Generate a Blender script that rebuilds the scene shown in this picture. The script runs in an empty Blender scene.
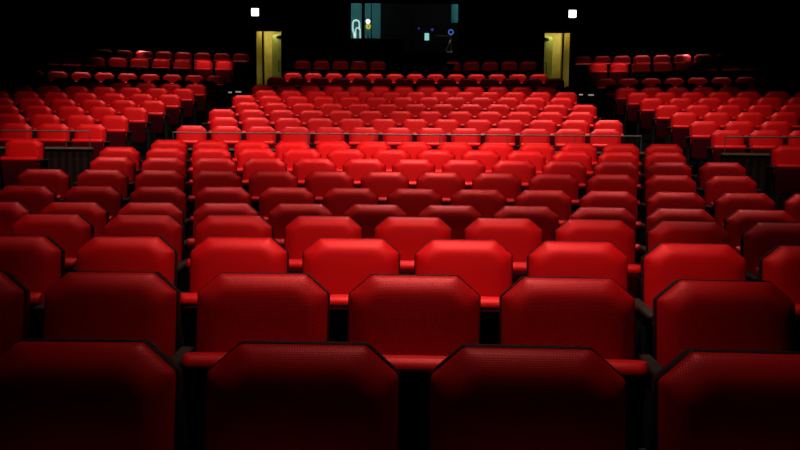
import bpy, bmesh, math, random
from mathutils import Vector, Matrix
random.seed(7)
S = bpy.context.scene
COL = S.collection
PI = math.pi
EYE = 1.34            # camera height above the front floor

# ------------------------------------------------------------------ materials
def mat(name, col, rough=.6, metal=0., sheen=0., sheen_tint=(1, 1, 1), emit=None, estr=0., spec=.5):
    m = bpy.data.materials.new(name); m.use_nodes = True
    b = m.node_tree.nodes['Principled BSDF']
    b.inputs['Base Color'].default_value = (*col, 1)
    b.inputs['Roughness'].default_value = rough
    b.inputs['Metallic'].default_value = metal
    b.inputs['Specular IOR Level'].default_value = spec
    b.inputs['Sheen Weight'].default_value = sheen
    b.inputs['Sheen Tint'].default_value = (*sheen_tint, 1)
    b.inputs['Sheen Roughness'].default_value = .4
    if emit:
        b.inputs['Emission Color'].default_value = (*emit, 1)
        b.inputs['Emission Strength'].default_value = estr
    return m

def noise_colour(m, c1, c2, scale, detail=3.):
    nt = m.node_tree; b = nt.nodes['Principled BSDF']
    tc = nt.nodes.new('ShaderNodeTexCoord'); n = nt.nodes.new('ShaderNodeTexNoise')
    n.inputs['Scale'].default_value = scale; n.inputs['Detail'].default_value = detail
    r = nt.nodes.new('ShaderNodeValToRGB')
    r.color_ramp.elements[0].position = .3; r.color_ramp.elements[1].position = .7
    r.color_ramp.elements[0].color = (*c1, 1); r.color_ramp.elements[1].color = (*c2, 1)
    nt.links.new(tc.outputs['Object'], n.inputs['Vector'])
    nt.links.new(n.outputs['Fac'], r.inputs['Fac'])
    nt.links.new(r.outputs['Color'], b.inputs['Base Color'])
    return tc

def weave(m, c1, c2):
    """woven upholstery: small ribs in colour and bump, in object space"""
    nt = m.node_tree; b = nt.nodes['Principled BSDF']
    tc = nt.nodes.new('ShaderNodeTexCoord')
    w1 = nt.nodes.new('ShaderNodeTexWave'); w1.bands_direction = 'X'
    w1.inputs['Scale'].default_value = 52; w1.inputs['Distortion'].default_value = .6
    w1.inputs['Detail'].default_value = 1; w1.inputs['Detail Scale'].default_value = 40
    w2 = nt.nodes.new('ShaderNodeTexWave'); w2.bands_direction = 'Z'
    w2.inputs['Scale'].default_value = 70; w2.inputs['Distortion'].default_value = .6
    w2.inputs['Detail'].default_value = 1; w2.inputs['Detail Scale'].default_value = 40
    mul = nt.nodes.new('ShaderNodeMath'); mul.operation = 'MULTIPLY'
    r = nt.nodes.new('ShaderNodeValToRGB')
    r.color_ramp.elements[0].color = (*c1, 1); r.color_ramp.elements[1].color = (*c2, 1)
    r.color_ramp.elements[1].position = .8
    bp = nt.nodes.new('ShaderNodeBump'); bp.inputs['Strength'].default_value = .22; bp.inputs['Distance'].default_value = .002
    nt.links.new(tc.outputs['Object'], w1.inputs['Vector']); nt.links.new(tc.outputs['Object'], w2.inputs['Vector'])
    nt.links.new(w1.outputs['Fac'], mul.inputs[0]); nt.links.new(w2.outputs['Fac'], mul.inputs[1])
    nt.links.new(mul.outputs[0], r.inputs['Fac']); nt.links.new(r.outputs['Color'], b.inputs['Base Color'])
    nt.links.new(mul.outputs[0], bp.inputs['Height']); nt.links.new(bp.outputs['Normal'], b.inputs['Normal'])

M = {}
M['velvet'] = mat('red_upholstery', (.4, .004, .006), .46, sheen=.0, sheen_tint=(1, .2, .16), spec=.75)
M['velvet'].node_tree.nodes['Principled BSDF'].inputs['Specular Tint'].default_value = (1, .05, .04, 1)
weave(M['velvet'], (.35, .0012, .002), (.46, .002, .0032))
M['shell'] = mat('black_plastic', (.004, .003, .0035), .5, spec=.2)
M['pan'] = mat('dark_maroon_board', (.055, .001, .004), .8, spec=.03)
noise_colour(M['pan'], (.045, .0008, .0035), (.065, .001, .0045), 30)
M['arm'] = mat('brown_lacquered_wood', (.016, .007, .004), .65, spec=.12)
noise_colour(M['arm'], (.011, .005, .003), (.02, .009, .005), 18)
M['leg'] = mat('black_painted_steel', (.004, .0035, .0035), .7, spec=.1)
M['carpet'] = mat('black_carpet', (.004, .003, .003), .95, spec=.03)
noise_colour(M['carpet'], (.0025, .002, .0022), (.006, .0045, .0048), 60)
M['wall'] = mat('black_painted_wall', (.006, .006, .0065), .9, spec=.1)
noise_colour(M['wall'], (.004, .004, .0045), (.008, .008, .009), 3)
M['ceiling'] = mat('black_ceiling_panels', (.004, .004, .004), .95, spec=.05)
M['rail'] = mat('grey_steel_rail', (.05, .03, .026), .5, metal=.2, spec=.3)
M['partition'] = mat('dark_curtain_boarding', (.01, .003, .003), .8, spec=.05)
nt = M['partition'].node_tree
_tc = nt.nodes.new('ShaderNodeTexCoord'); _w = nt.nodes.new('ShaderNodeTexWave'); _r = nt.nodes.new('ShaderNodeValToRGB')
_w.inputs['Scale'].default_value = 3.2; _w.inputs['Distortion'].default_value = 1.2; _w.bands_direction = 'X'
_r.color_ramp.elements[0].color = (.003, .0015, .0015, 1); _r.color_ramp.elements[1].color = (.014, .004, .003, 1)
nt.links.new(_tc.outputs['Object'], _w.inputs['Vector']); nt.links.new(_w.outputs['Fac'], _r.inputs['Fac'])
nt.links.new(_r.outputs['Color'], nt.nodes['Principled BSDF'].inputs['Base Color'])
M['cap'] = mat('olive_brown_wood_cap', (.08, .042, .016), .5)
noise_colour(M['cap'], (.065, .033, .012), (.1, .055, .02), 12)
M['sign'] = mat('lit_white_sign', (.9, .9, .9), .5, emit=(.93, 1, .95), estr=3.2)
M['corridor'] = mat('yellow_corridor_paint', (.62, .52, .17), .7)
noise_colour(M['corridor'], (.56, .46, .14), (.66, .56, .19), 5)
M['corridor2'] = mat('ochre_pillar_paint', (.6, .42, .12), .7)
M['leaf'] = mat('olive_green_door_paint', (.36, .38, .12), .5)
noise_colour(M['leaf'], (.33, .35, .10), (.4, .42, .14), 4)
M['teal'] = mat('teal_booth_wall', (.10, .42, .44), .8)
noise_colour(M['teal'], (.085, .37, .39), (.12, .46, .48), 4)
M['white'] = mat('white_plastic', (.85, .88, .88), .4)
M['globe'] = mat('lit_globe', (.9, .9, .9), .4, emit=(1, .97, .92), estr=2.5)
M['yellow'] = mat('yellow_ring', (.85, .78, .03), .5, emit=(.55, .5, .02), estr=.9)  # emission added so the ring comes out bright
M['rope'] = mat('white_light_tube', (.8, .85, .85), .4, emit=(.5, .8, .76), estr=.8)  # brightness of the loops put in as emission
M['bluelit'] = mat('blue_led', (.05, .1, .4), .4, emit=(.08, .2, .75), estr=.7)
M['indigo'] = mat('indigo_led', (.05, .05, .4), .4, emit=(.08, .06, .5), estr=.35)
M['screen'] = mat('pale_cyan_screen', (.1, .2, .2), .3, emit=(.28, .75, .72), estr=.8)
M['rack'] = mat('black_rack', (.003, .003, .0035), .6, spec=.1)
M['steel'] = mat('pale_grey_metal', (.5, .46, .44), .45, metal=.3)
M['desk'] = mat('black_desk', (.012, .009, .01), .45)
M['led'] = mat('step_led', (.4, .4, .38), .4, emit=(.9, .85, .78), estr=.28)  # glints on the step edges, put in as emission

# ------------------------------------------------------------------ mesh helpers
def mesh(name, bm, m, smooth=False, autos=None):
    bmesh.ops.recalc_face_normals(bm, faces=bm.faces)
    me = bpy.data.meshes.new(name); bm.to_mesh(me); bm.free()
    me.materials.append(m)
    if smooth:
        for p in me.polygons: p.use_smooth = True
        if autos is not None:
            me.set_sharp_from_angle(angle=math.radians(autos))
    return me

def link(name, me, parent=None):
    o = bpy.data.objects.new(name, me); COL.objects.link(o)
    if parent: o.parent = parent
    return o

def box(bm, x0, x1, y0, y1, z0, z1, bev=0., seg=2):
    vs = [bm.verts.new(p) for p in ((x0,y0,z0),(x1,y0,z0),(x1,y1,z0),(x0,y1,z0),(x0,y0,z1),(x1,y0,z1),(x1,y1,z1),(x0,y1,z1))]
    fs = [bm.faces.new([vs[i] for i in f]) for f in ((0,3,2,1),(4,5,6,7),(0,1,5,4),(1,2,6,5),(2,3,7,6),(3,0,4,7))]
    if bev:
        es = list({e for f in fs for e in f.edges})
        bmesh.ops.bevel(bm, geom=es, offset=bev, segments=seg, profile=.5, affect='EDGES')

def tube(bm, pts, r, n=10, closed=False):
    pts = [Vector(p) for p in pts]; rings = []
    N = len(pts)
    for i, p in enumerate(pts):
        a = pts[i-1] if (i or closed) else pts[0]; b = pts[(i+1) % N] if (i < N-1 or closed) else pts[-1]
        d = (b - a).normalized()
        up = Vector((0,0,1)) if abs(d.z) < .9 else Vector((0,1,0))
        u = d.cross(up).normalized(); v = u.cross(d)
        rings.append([bm.verts.new(p + u*r*math.cos(2*PI*k/n) + v*r*math.sin(2*PI*k/n)) for k in range(n)])
    for i in range(N if closed else N-1):
        A, B = rings[i], rings[(i+1) % N]
        for k in range(n): bm.faces.new((A[k], A[(k+1)%n], B[(k+1)%n], B[k]))
    if not closed:
        bm.faces.new(rings[0]); bm.faces.new(rings[-1])

def tag(o, label=None, cat=None, group=None, kind=None):
    if label: o['label'] = label
    if cat: o['category'] = cat
    if group: o['group'] = group
    if kind: o['kind'] = kind
    return o

def empty(name, loc, rz=0.):
    o = bpy.data.objects.new(name, None); COL.objects.link(o)
    o.location = loc; o.rotation_euler = (0, 0, rz); o.empty_display_size = .1
    return o

def bobj(name, boxes, m, parent=None, bev=0.):
    bm = bmesh.new()
    for b in boxes: box(bm, *b, bev=bev)
    return link(name, mesh(name, bm, m), parent)

def struct(name, boxes, m, bev=0.):
    return tag(bobj(name, boxes, m, bev=bev), kind='structure')

# ------------------------------------------------------------------ the seating plan
CX = -.692
def arcR(d): return 22.285 + .44*d
def arc(d, t):                       # point on the curved row at distance d, t metres along the curve
    R = arcR(d); return (CX + R*math.sin(t/R), d - R + R*math.cos(t/R), -t/R)
PITCH = .54
# stalls rows: distance, seat top relative to the eye, first seat along the curve, number of seats
FRONT = [(1.828,-.477,-.079-0,4),(2.710,-.455,-.334-.54,6),(3.670,-.443,-1.161,8),(4.602,-.423,-1.388,9),(5.531,-.420,-1.646-.54,11),
         (6.490,-.355,-2.427,13),(7.426,-.247,-2.698,13),(8.365,-.139,-2.403,13),(9.311,-.039,-2.663,13),(10.268,.056,-2.367,13)]
REAR_C = [(12.242,.290,-2.598,13),(13.197,.461,-2.308,13),(14.131,.638,-2.556,13),(15.059,.816,-2.280,13),(15.958,1.006,-2.523,13),
          (16.902,1.182,-2.241,13),(17.868,1.366,-2.489,13),(19.777,1.716,-2.470,14),(20.658,1.906,-2.178,13),(22.501,2.428,-2.153,13)]
# side blocks: distance, top, innermost seat
REAR_L = [(12.242,.295,-4.124),(13.197,.466,-4.114),(14.131,.646,-4.095),(15.059,.820,-4.061),(15.958,.998,-4.019),(16.902,1.185,-4.000),
          (17.868,1.354,-3.991),(18.9,1.515,-3.99),(19.963,1.742,-4.014),(20.911,2.217,-4.022),(22.887,2.630,-3.991)]
REAR_R = [(12.242,.285,5.672),(13.197,.450,5.696),(14.131,.633,5.708),(15.059,.809,5.732),(15.958,.994,5.721),(16.902,1.170,5.732),
          (17.868,1.341,5.762),(18.9,1.50,5.80),(19.963,1.724,5.846),(20.911,2.213,5.870),(22.887,2.607,5.936)]
DROP = EYE - .885                    # seat top -> tread
def zf(h): return h + DROP

# ------------------------------------------------------------------ room shell
def floor_piece(name, t0, t1, rows, dmax=24.95, n=30):
    prof = []                        # (d, z)
    z = zf(FRONT[0][1]); prof.append((-2.0, z))
    for d, h in rows:
        r = d - .5
        if abs(d - 12.242) < .01: r = 11.22
        prof.append((r, z)); z = zf(h); prof.append((r, z))
    prof.append((dmax, z))
    bm = bmesh.new(); cols = []
    for i in range(n+1):
        t = t0 + (t1-t0)*i/n
        cols.append([bm.verts.new((arc(d, t)[0], arc(d, t)[1], zz)) for d, zz in prof])
    base = [[bm.verts.new((c[0].co.x, c[0].co.y, -.4)), bm.verts.new((c[-1].co.x, c[-1].co.y, -.4))] for c in cols]
    for i in range(n):
        A, B = cols[i], cols[i+1]
        for k in range(len(prof)-1): bm.faces.new((A[k], B[k], B[k+1], A[k+1]))
        bm.faces.new((base[i][0], base[i+1][0], B[0], A[0]))
        bm.faces.new((A[-1], B[-1], base[i+1][1], base[i][1]))
        bm.faces.new((base[i][0], base[i][1], base[i+1][1], base[i+1][0]))
    for c, b in ((cols[0], base[0]), (cols[-1], base[-1])):
        bm.faces.new(c + [b[1], b[0]])
    me = mesh(name, bm, M['carpet'])
    return tag(link(name, me), kind='structure')

fr = [(d, h) for d, h, _, _ in FRONT]
floor_piece('floor', -3.6, 5.42, fr + [(d, h) for d, h, _, _ in REAR_C])
floor_piece('floor_left', -12.6, -3.6, fr + [(d, h) for d, h, _ in REAR_L])
floor_piece('floor_right', 5.42, 14.2, fr + [(d, h) for d, h, _ in REAR_R])

WY = 24.6                            # face of the rear wall
X0, X1, ZC = -11.6, 12.6, 7.6
DL, DR = (-4.62, -3.80), (4.505, 5.35)
ZD = 2.72; ZDT = 4.92
WB = (-1.61, 1.78, 4.28, 5.82)
struct('wall_back', [(X0, DL[0], WY, WY+.2, -.4, ZC), (DL[0], DL[1], WY, WY+.2, ZDT, ZC), (DL[0], DL[1], WY, WY+.2, -.4, ZD),
                     (DL[1], WB[0], WY, WY+.2, -.4, ZC), (WB[0], WB[1], WY, WY+.2, -.4, WB[2]), (WB[0], WB[1], WY, WY+.2, WB[3], ZC),
                     (WB[1], DR[0], WY, WY+.2, -.4, ZC), (DR[0], DR[1], WY, WY+.2, ZDT+.03, ZC), (DR[0], DR[1], WY, WY+.2, -.4, ZD),
                     (DR[1], X1, WY, WY+.2, -.4, ZC)], M['wall'])
struct('wall_left', [(X0-.2, X0, -2.2, WY+.2, -.4, ZC)], M['wall'])
struct('wall_right', [(X1, X1+.2, -2.2, WY+.2, -.4, ZC)], M['wall'])
struct('wall_front', [(X0-.2, X1+.2, -2.4, -2.2, -.4, ZC)], M['wall'])
struct('ceiling', [(X0-.2, X1+.2, -2.4, WY+.2, ZC, ZC+.2)], M['ceiling'])

# ------------------------------------------------------------------ exits behind the rear wall
def exit_door(n, xa, xb, side, ztop):
    """side=+1: corridor's inner side (door leaf) is on the right of the opening"""
    y0, y1 = WY+.2, WY+1.75
    cx0, cx1 = xa-1.0, xb+1.0
    zt = ztop+.25
    struct('wall_corridor_%d' % n, [(cx0, cx1, y1, y1+.1, ZD, zt), (cx0-.1, cx0, y0, y1, ZD, zt), (cx1, cx1+.1, y0, y1, ZD, zt)], M['corridor'])
    struct('ceiling_corridor_%d' % n, [(cx0-.1, cx1+.1, y0, y1+.1, zt, zt+.1)], M['corridor'])
    struct('floor_corridor_%d' % n, [(cx0-.1, cx1+.1, y0, y1+.1, ZD-.1, ZD)], M['carpet'])
    # ochre pillar on the outer side of the opening
    if side > 0: px0, px1 = xa-.62, xa+.13
    else:        px0, px1 = xb-.13, xb+.62
    struct('trim_pillar_%d' % n, [(px0, px1, y0+.45, y0+.75, ZD, zt)], M['corridor2'], bev=.01)
    ex = px1 if side > 0 else px0
    struct('trim_edge_%d' % n, [(ex-.022, ex+.022, y0+.43, y0+.46, ZD, zt)], M['leg'])
    # dark jambs and head
    struct('trim_jamb_%d' % n, [(xa-.03, xa, WY-.02, WY+.22, ZD, ztop+.03), (xb, xb+.03, WY-.02, WY+.22, ZD, ztop+.03),
                                 (xa-.03, xb+.03, WY-.02, WY+.22, ztop, ztop+.03)], M['leg'])
    hx = xb if side > 0 else xa
    root = empty('door_%d' % n, (hx, y0+.01, ZD+.01), math.radians(180-58) if side > 0 else math.radians(58))
    tag(root, kind='structure')
    s = -1 if side > 0 else 1       # thickness side
    link('door_leaf', mesh('door_leaf', box_bm(0, .78, -.02, .02, 0, ztop-ZD-.05, .004), M['leaf']), root)
    for sy in (-1, 1):
        bm = bmesh.new()
        tube(bm, [(.14, sy*.02, .95), (.14, sy*.07, .95), (.14, sy*.07, 1.3), (.14, sy*.02, 1.3)], .012, 8)
        link('door_handle', mesh('door_handle', bm, M['leg'], True), root)
    bm = bmesh.new(); box(bm, .06, .30, -.075, -.02, 2.0, 2.08, .008); box(bm, .06, .30, .02, .075, 2.0, 2.08, .008)
    link('door_closer', mesh('door_closer', bm, M['leg']), root)

def box_bm(*a):
    bm = bmesh.new(); box(bm, *a); return bm

exit_door(1, DL[0], DL[1], 1, ZDT)
exit_door(2, DR[0], DR[1], -1, ZDT+.03)

def exit_sign(x, z, label):
    root = empty('exit_sign', (x, WY-.02, z-.16)); tag(root, label, 'exit sign', 'lit exit signs')
    bm = bmesh.new(); box(bm, -.155, .155, -.06, .02, 0, .32, .012)
    link('sign_housing', mesh('sign_housing', bm, M['leg']), root)
    bm = bmesh.new(); box(bm, -.114, .114, -.068, -.055, .045, .275, .004)
    tag(link('sign_panel', mesh('sign_panel', bm, M['sign']), root), 'glowing white panel')
exit_sign(-4.60, 5.468, 'lit white square exit sign above the left doorway')
exit_sign(5.345, 5.502, 'lit white square exit sign above the right doorway')

# ------------------------------------------------------------------ control booth behind the rear window
by0, by1 = WY+.2, WY+2.6
struct('wall_booth_back', [(-2.4, 2.6, by1, by1+.1, 2.9, 6.5)], M['teal'])
struct('wall_booth_left', [(-2.5, -2.4, by0, by1+.1, 2.9, 6.5)], M['teal'])
struct('wall_booth_right', [(2.6, 2.7, by0, by1+.1, 2.9, 6.5)], M['teal'])
struct('ceiling_booth', [(-2.5, 2.7, by0, by1+.1, 6.5, 6.6)], M['ceiling'])
struct('floor_booth', [(-2.5, 2.7, by0, by1+.1, 2.8, 2.9)], M['carpet'])
struct('window_1', [(WB[0]-.03, WB[0], WY-.015, WY+.2, WB[2], WB[3]), (WB[1], WB[1]+.03, WY-.015, WY+.2, WB[2], WB[3]),
                    (WB[0]-.03, WB[1]+.03, WY-.015, WY+.2, WB[3], WB[3]+.03), (WB[0]-.03, WB[1]+.03, WY-.015, WY+.2, WB[2]-.03, WB[2]),
                    (-1.262, -1.172, WY+.02, WY+.14, WB[2], WB[3]), (-.975, -.95, WY+.06, WY+.12, WB[2], WB[3])], M['leg'])
root = empty('booth_counter', (-.7, WY+.2, 2.9))
tag(root, 'long dark counter inside the control booth window', 'counter')
bobj('cabinet', [(-1.6, .75, .05, .62, 0, 1.8)], M['rack'], root, .01)
bobj('counter_top', [(-1.65, .8, .02, .68, 1.8, 1.84)], M['desk'], root, .008)
root = empty('booth_worktop', (1.2, WY+.2, 2.9))
tag(root, 'low dark worktop at the right end of the booth window', 'worktop')
bobj('cabinet', [(-1.08, 1.3, .05, .6, 0, 1.36)], M['rack'], root, .01)
bobj('counter_top', [(-1.1, 1.35, .02, .66, 1.36, 1.4)], M['desk'], root, .008)
# equipment racks hiding most of the teal wall
def rack(x, y, w, h, label):
    root = empty('equipment_rack', (x, y, 2.9)); tag(root, label, 'rack', 'booth equipment racks')
    bobj('rack_frame', [(-w/2, w/2, 0, .6, 0, h)], M['rack'], root, .01)
    n = int(h/.28)
    for k in range(n):
        bobj('rack_unit', [(-w/2+.04, w/2-.04, -.02, .02, .05+k*h/n, .05+k*h/n+h/n*.8)], M['leg'], root, .006)
    return root
rack(-.17, by1-.8, 1.1, 3.3, 'tall black equipment rack in the middle of the booth window')
mid_rack = rack(1.03, by1-.8, 1.28, 3.3, 'tall black equipment rack with a small lit cyan screen')
rack(2.11, by1-.8, .84, 2.6, 'lower black equipment rack under the right teal strip')
# things in the booth
YB = WY+.50; CT = 4.74
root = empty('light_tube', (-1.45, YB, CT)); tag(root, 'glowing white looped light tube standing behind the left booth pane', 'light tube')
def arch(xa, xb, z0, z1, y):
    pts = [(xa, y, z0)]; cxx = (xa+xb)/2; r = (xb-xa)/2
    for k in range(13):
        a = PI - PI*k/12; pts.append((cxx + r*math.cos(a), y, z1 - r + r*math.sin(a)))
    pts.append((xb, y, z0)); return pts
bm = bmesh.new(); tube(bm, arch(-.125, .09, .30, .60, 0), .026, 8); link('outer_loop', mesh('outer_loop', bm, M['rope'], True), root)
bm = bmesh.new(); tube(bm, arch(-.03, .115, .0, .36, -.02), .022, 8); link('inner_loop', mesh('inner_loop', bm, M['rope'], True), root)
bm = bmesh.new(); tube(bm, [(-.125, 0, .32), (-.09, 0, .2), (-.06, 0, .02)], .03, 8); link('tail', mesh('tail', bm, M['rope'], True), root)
root = empty('globe_lamp', (-1.09+.005, YB, CT)); tag(root, 'small white globe lamp on a stand in the booth', 'lamp')
bm = bmesh.new(); tube(bm, [(0,0,0), (0,0,.55)], .016, 8); link('stand', mesh('stand', bm, M['steel'], True), root)
bm = bmesh.new(); bmesh.ops.create_cone(bm, cap_ends=True, segments=20, radius1=.07, radius2=.06, depth=.02, matrix=Matrix.Translation((0,0,.01))); link('base', mesh('base', bm, M['rack']), root)
bm = bmesh.new(); bmesh.ops.create_uvsphere(bm, u_segments=20, v_segments=12, radius=.068, matrix=Matrix.Translation((0,0,.565))); link('globe', mesh('globe', bm, M['globe'], True), root)
def ring(name, c, R, r, m, label, cat):
    bm = bmesh.new(); tube(bm, [(R*math.cos(2*PI*k/24), 0, R*math.sin(2*PI*k/24)) for k in range(24)], r, 8, closed=True)
    o = link(name, mesh(name, bm, m, True)); o.location = c; return tag(o, label, cat)
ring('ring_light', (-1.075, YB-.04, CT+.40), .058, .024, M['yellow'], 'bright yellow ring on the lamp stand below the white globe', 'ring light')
o = bobj('bottle', [], M['white'])
bm = bmesh.new()
for (r1, r2, z0, z1) in ((.03, .03, 0, .1), (.03, .012, .1, .14), (.012, .012, .14, .17)):
    bmesh.ops.create_cone(bm, cap_ends=True, segments=14, radius1=r1, radius2=r2, depth=z1-z0, matrix=Matrix.Translation((0,0,(z0+z1)/2)))
o.data = mesh('bottle', bm, M['white']); o.location = (-1.20, YB-.02, CT); tag(o, 'small pale bottle left of the globe lamp in the booth', 'bottle')
ring('ring_light', (1.575, WY+.42, 4.98), .072, .016, M['bluelit'], 'glowing blue ring at the right of the booth', 'ring light')
root = empty('equipment_bracket', (1.515, WY+.42, 4.30)); tag(root, 'pale metal bracket arm standing below the blue ring', 'bracket')
bobj('upright', [(.06, .085, -.012, .012, .02, .61)], M['steel'], root)
bobj('arm', [(-.42, .085, -.012, .012, .555, .58)], M['steel'], root)
bm = bmesh.new(); tube(bm, [(-.10, 0, .08), (-.03, 0, .22), (.06, 0, .45)], .012, 8); link('brace', mesh('brace', bm, M['steel'], True), root)
bobj('base', [(-.06, .12, -.06, .06, 0, .03), (-.05, .115, -.05, .05, .03, .085)], M['white'], root, .004)
o = bobj('lit_screen', [(-.075, .075, -.012, .012, 0, .235)], M['screen'], mid_rack, bev=.006); o.location = (-.18, -.032, 2.0); tag(o, 'small pale cyan lit screen')
for x, z, sz in ((-.455, 2.385, .03), (0, 2.35, .04)):
    o = bobj('indicator_light', [(-sz, sz, -.02, .02, -sz, sz)], M['indigo'], mid_rack, bev=.008); o.location = (x, -.04, z); tag(o, 'dim indigo indicator light')

# sound desk in the middle of the last centre row
root = empty('sound_desk', (.53, 22.0, zf(2.428))); tag(root, 'black sound mixing desk in the gap of the last centre row', 'sound desk')
bobj('desk_body', [(-.88, .9, -.25, .35, .0, .70)], M['desk'], root, .01)
bobj('desk_top', [(-.94, .96, -.32, .42, .70, .745)], M['desk'], root, .01)
bm = bmesh.new(); box(bm, -.7, .75, -.15, .36, .745, .80, .01); link('mixer', mesh('mixer', bm, M['rack']), root)

# ------------------------------------------------------------------ theatre seat parts
AL = math.radians(10)
def octa(w, v0, v1, cut, cutb, rc=.009, seg=4):
    """octagon in (x, v); v runs down from the top edge; corners slightly rounded"""
    hw = w/2; cz = cut*.88
    P = [(-hw+cut, v0), (hw-cut, v0), (hw, v0+cz), (hw, v1-cutb), (hw-cutb, v1), (-hw+cutb, v1), (-hw, v1-cutb), (-hw, v0+cz)]
    out = []
    n = len(P)
    for i in range(n):
        a, b, c = Vector(P[i-1]), Vector(P[i]), Vector(P[(i+1) % n])
        d1 = (a-b); d2 = (c-b)
        r = min(rc, d1.length*.45, d2.length*.45)
        p1 = b + d1.normalized()*r; p2 = b + d2.normalized()*r
        for k in range(seg+1):
            t = k/seg; out.append(((1-t)**2*p1 + 2*t*(1-t)*b + t*t*p2))
    return out
def bp(x, v, q):                     # back coordinates -> seat coordinates
    return (x, -v*math.sin(AL) - q*math.cos(AL), .88 - v*math.cos(AL) + q*math.sin(AL))
def loft(bm, rings, cap0=True, cap1=True):
    R = [[bm.verts.new(p) for p in r] for r in rings]
    n = len(R[0])
    for i in range(len(R)-1):
        for k in range(n): bm.faces.new((R[i][k], R[i][(k+1)%n], R[i+1][(k+1)%n], R[i+1][k]))
    if cap0: bm.faces.new(R[0])
    if cap1: bm.faces.new(R[-1])

BW, BH, CUT = .462, .375, .079
def back_cushion():
    bm = bmesh.new(); rings = []
    for s, q in ((0,.0), (0,.016), (.003,.028), (.012,.040), (.024,.050), (.038,.0595), (.052,.066), (.066,.0695), (.085,.071), (.12,.0725), (.155,.073)):
        c = max(CUT - s*.55, .02)
        rings.append([bp(p.x, p.y, q) for p in octa(BW-2*s, s, BH-min(s, .05), c, .015, rc=.009+s*.9)])
    loft(bm, rings)
    return mesh('backrest', bm, M['velvet'], True, 50)
def back_shell():
    bm = bmesh.new(); rings = []
    for s, q in ((.006,.010), (-.002,.009), (-.0045,.004), (-.0045,-.030), (.006,-.044), (.03,-.050), (.1,-.052)):
        rings.append([bp(p.x, p.y, q) for p in octa(BW-2*s, s, BH+.06-s, CUT-s*.55, .02)])
    loft(bm, rings)
    return mesh('back_shell', bm, M['shell'], True, 40)
# folded seat
SB, ST = Vector((-.172, .255)), Vector((-.272, .645))     # (y, z) of hinge end and of the front edge
EA = (ST-SB).normalized(); EB = Vector((EA.y, -EA.x)); SL = (ST-SB).length
def sp(x, a, b):
    p = SB + EA*a + EB*b; return (x, p.x, p.y)
SW = .446
def seat_cushion():
    th = .078; r = .040
    prof = [(.02, .004), (SL-.06, .004), (SL-.048, -.008), (SL-.040, -.015)]
    for k in range(9):
        a = -PI/2 + PI*k/8
        prof.append((SL-.034 + .034*math.cos(a), .026 + .043*math.sin(a)))
    prof += [(SL-.08, th-.003), (SL*.5, th), (.05, th-.004), (.022, th-.02)]
    bm = bmesh.new(); rings = []
    ca = sum(p[0] for p in prof)/len(prof); cb = .032
    for x, sh in ((-SW/2, .026), (-SW/2+.004, .014), (-SW/2+.014, .004), (-SW/2+.028, 0), (0, 0), (SW/2-.028, 0), (SW/2-.014, .004), (SW/2-.004, .014), (SW/2, .026)):
        ring = []
        for a, b in prof:
            da = max(-sh, min(sh, a-ca)); db = max(-sh, min(sh, (b-cb)))
            ring.append(sp(x, a-da*(1 if abs(a-ca) > .1 else .0), b-db*.8))
        rings.append(ring)
    loft(bm, rings)
    return mesh('seat_cushion', bm, M['velvet'], True, 60)
def seat_pan():
    bm = bmesh.new(); rings = []
    for b, s in ((.004, 0), (-.012, 0), (-.018, .006), (-.020, .02)):
        o = octa(SW-.012-2*s, .034+s, SL-.01-s, .02, .04, rc=.012)
        rings.append([sp(p.x, SL-p.y, b) for p in o])
    loft(bm, rings)
    return mesh('seat_pan', bm, M['pan'], True, 40)
def armrest(x):
    bm = bmesh.new(); box(bm, x-.026, x+.026, -.40, -.03, .588, .622, .012, 3)
    return mesh('armrest', bm, M['arm'], True, 50)
def side_panel(x):
    bm = bmesh.new(); box(bm, x-.014, x+.014, -.31, -.06, .01, .59, .006); box(bm, x-.022, x+.022, -.36, 0., 0, .014, .004)
    return mesh('side_panel', bm, M['leg'])
def hinge_bar():
    bm = bmesh.new(); tube(bm, [(-.236, -.15, .31), (.262, -.15, .31)], .014, 8)
    return mesh('hinge_bar', bm, M['leg'], True, 40)

HX = PITCH/2
ME = {'backrest': back_cushion(), 'back_shell': back_shell(), 'seat_cushion': seat_cushion(), 'seat_pan': seat_pan(),
      'armrest': armrest(HX), 'side_panel': side_panel(HX), 'hinge_bar': hinge_bar()}
ARM_L, PANEL_L = armrest(-HX), side_panel(-HX)
ARM_L.name, PANEL_L.name = 'armrest_end', 'side_panel_end'

proto = None
def new_seat():
    global proto
    if proto is None:
        proto = empty('theatre_seat', (0, 0, 0))
        for n, me in ME.items(): link(n, me, proto)
        return proto
    r = proto.copy(); COL.objects.link(r)
    for ch in proto.children:
        if ch.data in (ARM_L, PANEL_L): continue
        c = ch.copy(); COL.objects.link(c); c.parent = r
    return r

ORD = ['', 'first', 'second', 'third', 'fourth', 'fifth', 'sixth', 'seventh', 'eighth', 'ninth', 'tenth', 'eleventh', 'twelfth', 'thirteenth', 'fourteenth',
       'fifteenth', 'sixteenth', 'seventeenth', 'eighteenth', 'nineteenth', 'twentieth', 'twenty-first']
seats = []                            # (distance, x, y, z, rz, label, group, first-in-row)
for r, (d, h, t0, n) in enumerate(FRONT, 1):
    rowname = 'front row nearest the camera' if r == 1 else ORD[r] + ' row from the front'
    for k in range(n):
        x, y, a = arc(d, t0 + PITCH*k)
        place = 'leftmost' if k == 0 else 'rightmost' if k == n-1 else ORD[k+1] + ' from left'
        seats.append((d, x, y, zf(h), a, 'red tip-up theatre seat, %s in the %s' % (place, rowname), 'red seats of the front stalls', k == 0))
d, h = 10.268, .052
x, y, a = arc(d, -4.180); seats.append((d, x, y, zf(.056), a, 'lone red theatre seat at the left edge before the low partition', 'red seats of the front stalls', True))
x, y, a = arc(d, 5.641); seats.append((d, x, y, zf(.056), a, 'lone red theatre seat at the right edge before the low partition', 'red seats of the front stalls', True))
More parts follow.
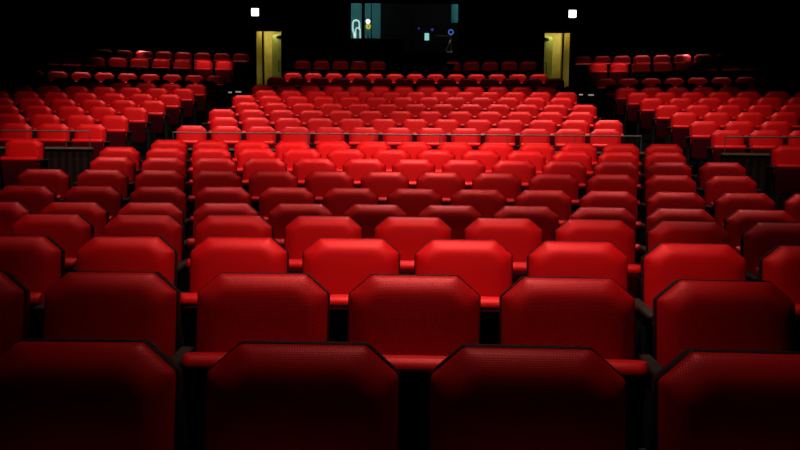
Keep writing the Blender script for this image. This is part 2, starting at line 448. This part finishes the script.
for r, (d, h, t0, n) in enumerate(REAR_C, 1):
    m = 0
    for k in range(n):
        if r == 10 and k in (5, 6, 7): continue
        m += 1
        x, y, a = arc(d, t0 + PITCH*k)
        place = 'leftmost' if k == 0 else 'rightmost' if k == n-1 else ORD[m] + ' from left'
        seats.append((d, x, y, zf(h), a, 'red theatre seat, %s in %s row behind the railing, centre block' % (place, ORD[r]), 'red seats of the rear centre block', k == 0 or (r == 10 and k == 8)))
for blk, rows, sg, lim in (('left', REAR_L, -1, -9.3), ('right', REAR_R, 1, 10.4)):
    for r, (d, h, t0) in enumerate(rows, 1):
        k = 0
        while True:
            t = t0 + sg*PITCH*k
            x, y, a = arc(d, t)
            px = 400 + 765*x/(y*math.cos(.103))
            if abs(t) > abs(lim) or px < -9 or px > 809: break
            k += 1
            place = 'on the aisle' if k == 1 else ORD[k] + ' from the aisle'
            seats.append((d, x, y, zf(h), a, 'red theatre seat %s, %s row behind the railing, %s block' % (place, ORD[r], blk), 'red seats of the rear %s block' % blk, None if blk == 'left' else k == 1))
        if blk == 'left':            # the outermost seat carries the second armrest
            s = list(seats[-1]); s[-1] = True; seats[-1] = tuple(s)
order = sorted(range(len(seats)), key=lambda i: seats[i][0]*1000 + abs(seats[i][1]))
keep = order[:300]; rest = order[300:]
print('SEATS', len(seats), 'rest', len(rest))
for i in keep:
    d, x, y, z, a, lb, g, first = seats[i]
    o = new_seat(); o.location = (x, y, z); o.rotation_euler = (0, 0, a)
    tag(o, lb, 'theatre seat', g)
    if first:
        link('armrest', ARM_L, o); link('side_panel', PANEL_L, o)
if rest:
    allm = [M['velvet'], M['shell'], M['pan'], M['arm'], M['leg']]
    bm = bmesh.new()
    for i in rest:
        d, x, y, z, a, lb, g, first = seats[i]
        T = Matrix.Translation((x, y, z)) @ Matrix.Rotation(a, 4, 'Z')
        for me in list(ME.values()) + ([ARM_L, PANEL_L] if first else []):
            n0 = len(bm.verts); f0 = len(bm.faces)
            bm.from_mesh(me); bm.verts.ensure_lookup_table(); bm.faces.ensure_lookup_table()
            for v in bm.verts[n0:]: v.co = T @ v.co
            mi = allm.index(me.materials[0])
            for f in bm.faces[f0:]: f.material_index = mi
    me = bpy.data.meshes.new('distant_seats'); bm.to_mesh(me); bm.free()
    for m in allm: me.materials.append(m)
    o = link('distant_theatre_seats', me)
    tag(o, 'farthest dim rows of small red theatre seats along the rear wall', 'theatre seats', None, 'stuff')

# ------------------------------------------------------------------ railings and low partitions in front of the raised rows
def arc_pts(d, t0, t1, z, n=16):
    return [(*arc(d, t0 + (t1-t0)*i/n)[:2], z) for i in range(n+1)]
def arc_slab(d0, d1, t0, t1, z0, z1, n=24):
    bm = bmesh.new(); R = []
    for i in range(n+1):
        t = t0 + (t1-t0)*i/n
        a, b = arc(d0, t), arc(d1, t)
        R.append([(a[0], a[1], z0), (b[0], b[1], z0), (b[0], b[1], z1), (a[0], a[1], z1)])
    loft(bm, R); return bm
ZR, ZP = 1.505, 1.285
zlow = zf(.056)
def barrier(t0, t1, posts, where):
    root = empty('low_partition', (*arc(11.17, (t0+t1)/2)[:2], zlow))
    inv = Matrix.Translation(-root.location)
    tag(root, 'low dark partition with brown wood cap %s' % where, 'partition', 'low partitions before the raised rows')
    def put(name, bm, m, par, smooth=False):
        me = mesh(name, bm, m, smooth, 40); me.transform(inv_of(par)); return link(name, me, par)
    def inv_of(par): return Matrix.Translation(-par.location)
    put('panel', arc_slab(11.15, 11.19, t0, t1, zlow, ZP-.03), M['partition'], root)
    put('cap', arc_slab(11.12, 11.21, t0-.01, t1+.01, ZP-.03, ZP), M['cap'], root)
    rl = empty('guard_rail', (*arc(11.17, (t0+t1)/2)[:2], ZP))
    tag(rl, 'thin grey metal guard rail on the partition %s' % where, 'railing', 'guard rails before the raised rows')
    bm = bmesh.new(); tube(bm, arc_pts(11.17, posts[0], posts[-1], ZR), .0105, 8); put('rail', bm, M['rail'], rl, True)
    for t in posts:
        bm = bmesh.new(); x, y, _ = arc(11.17, t); tube(bm, [(x, y, ZP), (x, y, ZR)], .007, 8); put('post', bm, M['rail'], rl, True)
barrier(-2.75, 4.2, [-2.58, -1.62, -.66, .30, 1.26, 2.22, 3.18, 4.10], 'before the centre block')
barrier(-9.4, -3.70, [-9.0, -7.7, -6.4, -5.05, -3.73], 'before the left block')
barrier(5.18, 10.6, [5.22, 6.5, 7.8, 9.1, 10.4], 'before the right block')

# aisle steps up to the last rows, edge glints put in as emissive strips
def aisle_step(x, y0, y1, z0, z1, w, label):
    o = bobj('aisle_step', [(-w/2, w/2, 0, y1-y0, 0, z1-z0)], M['carpet'], bev=.01); o.location = (x, y0, z0)
    tag(o, label, 'step', 'carpeted aisle steps')
def step_glint(x, y, z, w, label):
    o = bobj('step_light', [(-w/2, w/2, -.012, .012, -.018, .018)], M['led'], bev=.004); o.location = (x, y, z)
    tag(o, label, 'step light', 'aisle step lights')

for t, y0, lb in ((-3.78, 20.75, 'low black carpeted step in the left aisle by the upper seats'), (5.5, 20.6, 'low black carpeted step in the right aisle by the upper seats')):
    x, _, _ = arc(20.9, t)
    zt = zf(2.217 if t < 0 else 2.213)
    aisle_step(x, y0, y0+.4, zt, zt+.09, .26 if t < 0 else .2, lb)
step_glint(-4.36, 20.742, zf(2.217)+.07, .15, 'small glowing strip on the step edge in the left aisle')
x, y, _ = arc(20.43, -3.78); step_glint(x, y, zf(2.217)+.019, .09, 'tiny dim light at the tread edge in the left aisle')
x, y, _ = arc(20.43, 5.62); step_glint(x, y, zf(2.213)+.019, .16, 'small glowing strip at the tread edge in the right aisle')
x, y, _ = arc(20.9, 5.5); step_glint(x, 20.592, zf(2.213)+.07, .1, 'tiny dim light on the step edge in the right aisle')

# ------------------------------------------------------------------ lights (unseen overhead lamps, with fills added where seats came out too dark)
def spot(name, loc, tgt, watts, size, blend, col=(1, .93, .86), rad=.08):
    l = bpy.data.lights.new(name, 'SPOT'); l.energy = watts; l.spot_size = math.radians(size); l.spot_blend = blend
    l.color = col; l.shadow_soft_size = rad
    o = bpy.data.objects.new(name, l); COL.objects.link(o); o.location = loc
    o.rotation_euler = (Vector(tgt) - Vector(loc)).to_track_quat('-Z', 'Y').to_euler(); return o
def point(name, loc, watts, col, rad=.05):
    l = bpy.data.lights.new(name, 'POINT'); l.energy = watts; l.color = col; l.shadow_soft_size = rad
    o = bpy.data.objects.new(name, l); COL.objects.link(o); o.location = loc; return o
def bar(name, loc, tgt, watts, length, spread, col=(1, .93, .86)):
    l = bpy.data.lights.new(name, 'AREA'); l.shape = 'RECTANGLE'; l.size = length; l.size_y = .12
    l.energy = watts; l.color = col; l.spread = math.radians(spread)
    o = bpy.data.objects.new(name, l); COL.objects.link(o); o.location = loc
    o.rotation_euler = (Vector(tgt) - Vector(loc)).to_track_quat('-Z', 'Y').to_euler(); return o
# name, kind, position, aim, watts, cone or (length, spread), blend
LAMPS = [  # aims and watts fitted to seat brightness
 ('front_lamp', 's', (.25, 3.0, 4.1), (.3, 3.55, .8), 531.7, 54, 1.),
 ('front_lamp', 's', (.2, 2.5, 4.3), (.2, 1.95, .8), 145.8, 50, 1.),
 ('front_lamp', 's', (-.6, 2.85, 4.3), (-.55, 3.65, .8), 438.8, 42, 1.),
 ('front_lamp', 's', (.95, 2.85, 4.3), (.95, 3.7, .8), 279.3, 38, 1.),
 ('middle_lamp', 's', (2.1, 4.75, 4.8), (2.1, 4.75, .9), 49.9, 52, 1.),  # added side light for the fourth to sixth rows
 ('middle_lamp', 's', (-2.2, 6.45, 5.4), (-2.2, 6.2, .9), 404.6, 52, 1.),
 ('middle_lamp', 's', (.2, 6.45, 5.4), (.2, 6.3, .9), 725.9, 60, 1.),
 ('middle_lamp', 's', (2.6, 6.45, 5.4), (2.6, 6.2, .9), 529.4, 52, 1.),
 ('middle_lamp', 's', (-3.6, 7.5, 5.2), (-3.4, 9.6, 1.2), 1056.7, 80, 1.),
 ('middle_lamp', 's', (.1, 7.5, 5.2), (.1, 9.8, 1.2), 2209.3, 80, 1.),
 ('middle_lamp', 's', (3.8, 7.5, 5.2), (3.6, 9.6, 1.2), 518.1, 80, 1.),
 ('upper_lamp', 's', (-3.6, 9.8, 5.9), (-4.0, 12.2, 1.6), 941.9, 60, 1.),
 ('upper_lamp', 's', (.1, 9.8, 5.9), (.1, 12.2, 1.6), 90.1, 76, .8),
 ('upper_lamp', 's', (4.0, 9.8, 5.9), (4.4, 12.2, 1.6), 748.4, 60, 1.),
 ('upper_lamp', 's', (-3.4, 13.4, 6.9), (-3.9, 14.2, 2.), 1398.2, 82, 1.),
 ('upper_lamp', 's', (.1, 13.2, 6.9), (.1, 14.25, 2.), 875.3, 84, .25),
 ('upper_lamp', 's', (3.9, 13.4, 6.9), (4.4, 14.2, 2.), 1328.4, 80, 1.),
 ('middle_lamp', 's', (.2, 4.6, 4.6), (.2, 4.6, .9), 137.4, 60, 1.),
 ('rear_bar', 'b', (.25, 20.9, 6.6), (.25, 22.6, 3.2), 1.9, (7.6, 24), 0),  # added faint fill for the last centre row
 ('rear_bar', 'b', (.25, 19.4, 6.6), (.25, 20.7, 2.9), 29.5, (8., 28), 0),  # unseen bar shaped to throw a band of light on one row
 ('aisle_lamp', 's', (-4.95, 18.4, 6.2), (-4.95, 20.65, 3.25), 550.5, 20, .8),
 ('aisle_lamp', 's', (5.45, 18.2, 6.2), (5.45, 20.4, 3.2), 405.6, 20, .8),
 ('upper_lamp', 's', (1.8, 12.4, 7.0), (1.8, 12.6, 1.7), 1153.4, 58, 1.),
 ('upper_lamp', 's', (-4.4, 15.9, 7.2), (-4.5, 16.0, 2.4), 507.9, 56, .8),
 ('upper_lamp', 's', (1.8, 15.9, 7.2), (1.8, 16.0, 2.4), 902.9, 52, .8),
 ('upper_lamp', 's', (5.0, 15.9, 7.2), (5.1, 16.0, 2.4), 84.6, 56, .8),
 ('rear_bar', 'b', (.25, 19.5, 6.6), (.25, 19.7, 2.9), 1.6, (7.6, 20), 0),  # added faint fill for the dark row before the lit band
 ('rear_bar', 'b', (*arc(19.6, -6.0)[:2], 6.4), (*arc(19.85, -6.0)[:2], 2.9), 8.8, (3.6, 22), 0),
 ('rear_bar', 'b', (*arc(19.6, 7.4)[:2], 6.4), (*arc(19.85, 7.4)[:2], 2.9), 2.7, (3.4, 22), 0),
 ('rear_bar', 'b', (*arc(20.0, -5.9)[:2], 6.4), (*arc(20.9, -5.9)[:2], 3.35), 2.4, (2.4, 18), 0),
 ('rear_bar', 'b', (*arc(20.0, 7.0)[:2], 6.4), (*arc(20.9, 7.0)[:2], 3.35), 0.9, (2., 18), 0),
 ('last_row_bar', 'b', (*arc(23.0, -6.3)[:2], 6.4), (*arc(22.9, -6.3)[:2], 3.9), 3.9, (5., 20), 0),  # added fill so the seat tops of the last row show
 ('last_row_bar', 'b', (*arc(23.0, 8.2)[:2], 6.4), (*arc(22.9, 8.2)[:2], 3.9), 7.0, (5., 20), 0),  # matching added fill on the right
 ('middle_lamp', 's', (-1.7, 3.7, 4.5), (-1.8, 4.5, .9), 250.0, 46, 1.),
 ('middle_lamp', 's', (2.0, 3.7, 4.5), (2.1, 4.5, .9), 30.3, 46, 1.),
 ('front_lamp', 's', (-1.15, 2.72, 4.2), (-1.15, 2.66, .8), 70, 30, 1.),  # narrow light added to lift a left seat bevel in the second row
]
for i, (nm, k, p, q, w_, c, bl) in enumerate(LAMPS):
    if w_ <= 0: continue
    if k == 's': spot(nm, p, q, w_, c, bl)
    else: bar(nm, p, q, w_, c[0], c[1])
if True:
    spot('rear_wall_lamp', (-7.45, 22.27, 5.3), (-7.45, 22.2, 4.0), 900, 13, 1., (1, .95, .85))
    spot('rear_wall_lamp', (8.0, 21.77, 5.3), (8.0, 21.7, 4.0), 900, 13, 1., (1, .95, .85))
if True:
    point('corridor_lamp', (-4.3, WY+.42, 5.06), 8, (1, 1, .4), .04)  # second source, added to light pillar and door leaf
    point('corridor_lamp', (-4.6, WY+1.25, 5.0), 5, (1, 1, .5), .04)
    point('corridor_lamp', (5.0, WY+.42, 5.08), 8, (1, 1, .4), .04)  # second source added likewise on the right
    point('corridor_lamp', (-4.95, WY+.3, 3.7), 1.5, (1, 1, .45), .04)  # unseen fill added to lift the lower part of the pillar
    point('corridor_lamp', (5.68, WY+.3, 3.7), 1.5, (1, 1, .45), .04)  # same added fill for the right-hand pillar
    point('corridor_lamp', (5.3, WY+1.25, 5.0), 5, (1, 1, .5), .04)
    point('booth_lamp', (-1.6, WY+.6, 6.15), 24, (.8, 1, 1))
    point('booth_lamp', (2.3, WY+1.9, 6.1), 4, (.6, 1, 1))
    point('booth_lamp', (1.4, WY+.26, 5.95), 12, (1, .9, .85))  # unseen fill added to brighten the metal bracket

w = bpy.data.worlds.new('World'); S.world = w; w.use_nodes = True
w.node_tree.nodes['Background'].inputs['Color'].default_value = (.0, .0, .0, 1)

# ------------------------------------------------------------------ camera
cam = bpy.data.cameras.new('camera'); cam.lens = 36*765/800; cam.sensor_width = 36; cam.clip_start = .05
co = bpy.data.objects.new('camera', cam); COL.objects.link(co)
co.matrix_world = Matrix.Translation((0, 0, EYE)) @ Matrix.Rotation(PI/2 - .10299, 4, 'X') @ Matrix.Rotation(.00888, 4, 'Z')
S.camera = co
S.view_settings.view_transform = 'Standard'; S.view_settings.look = 'None'
S.view_settings.exposure = 0; S.view_settings.gamma = 1; S.view_settings.use_curve_mapping = False
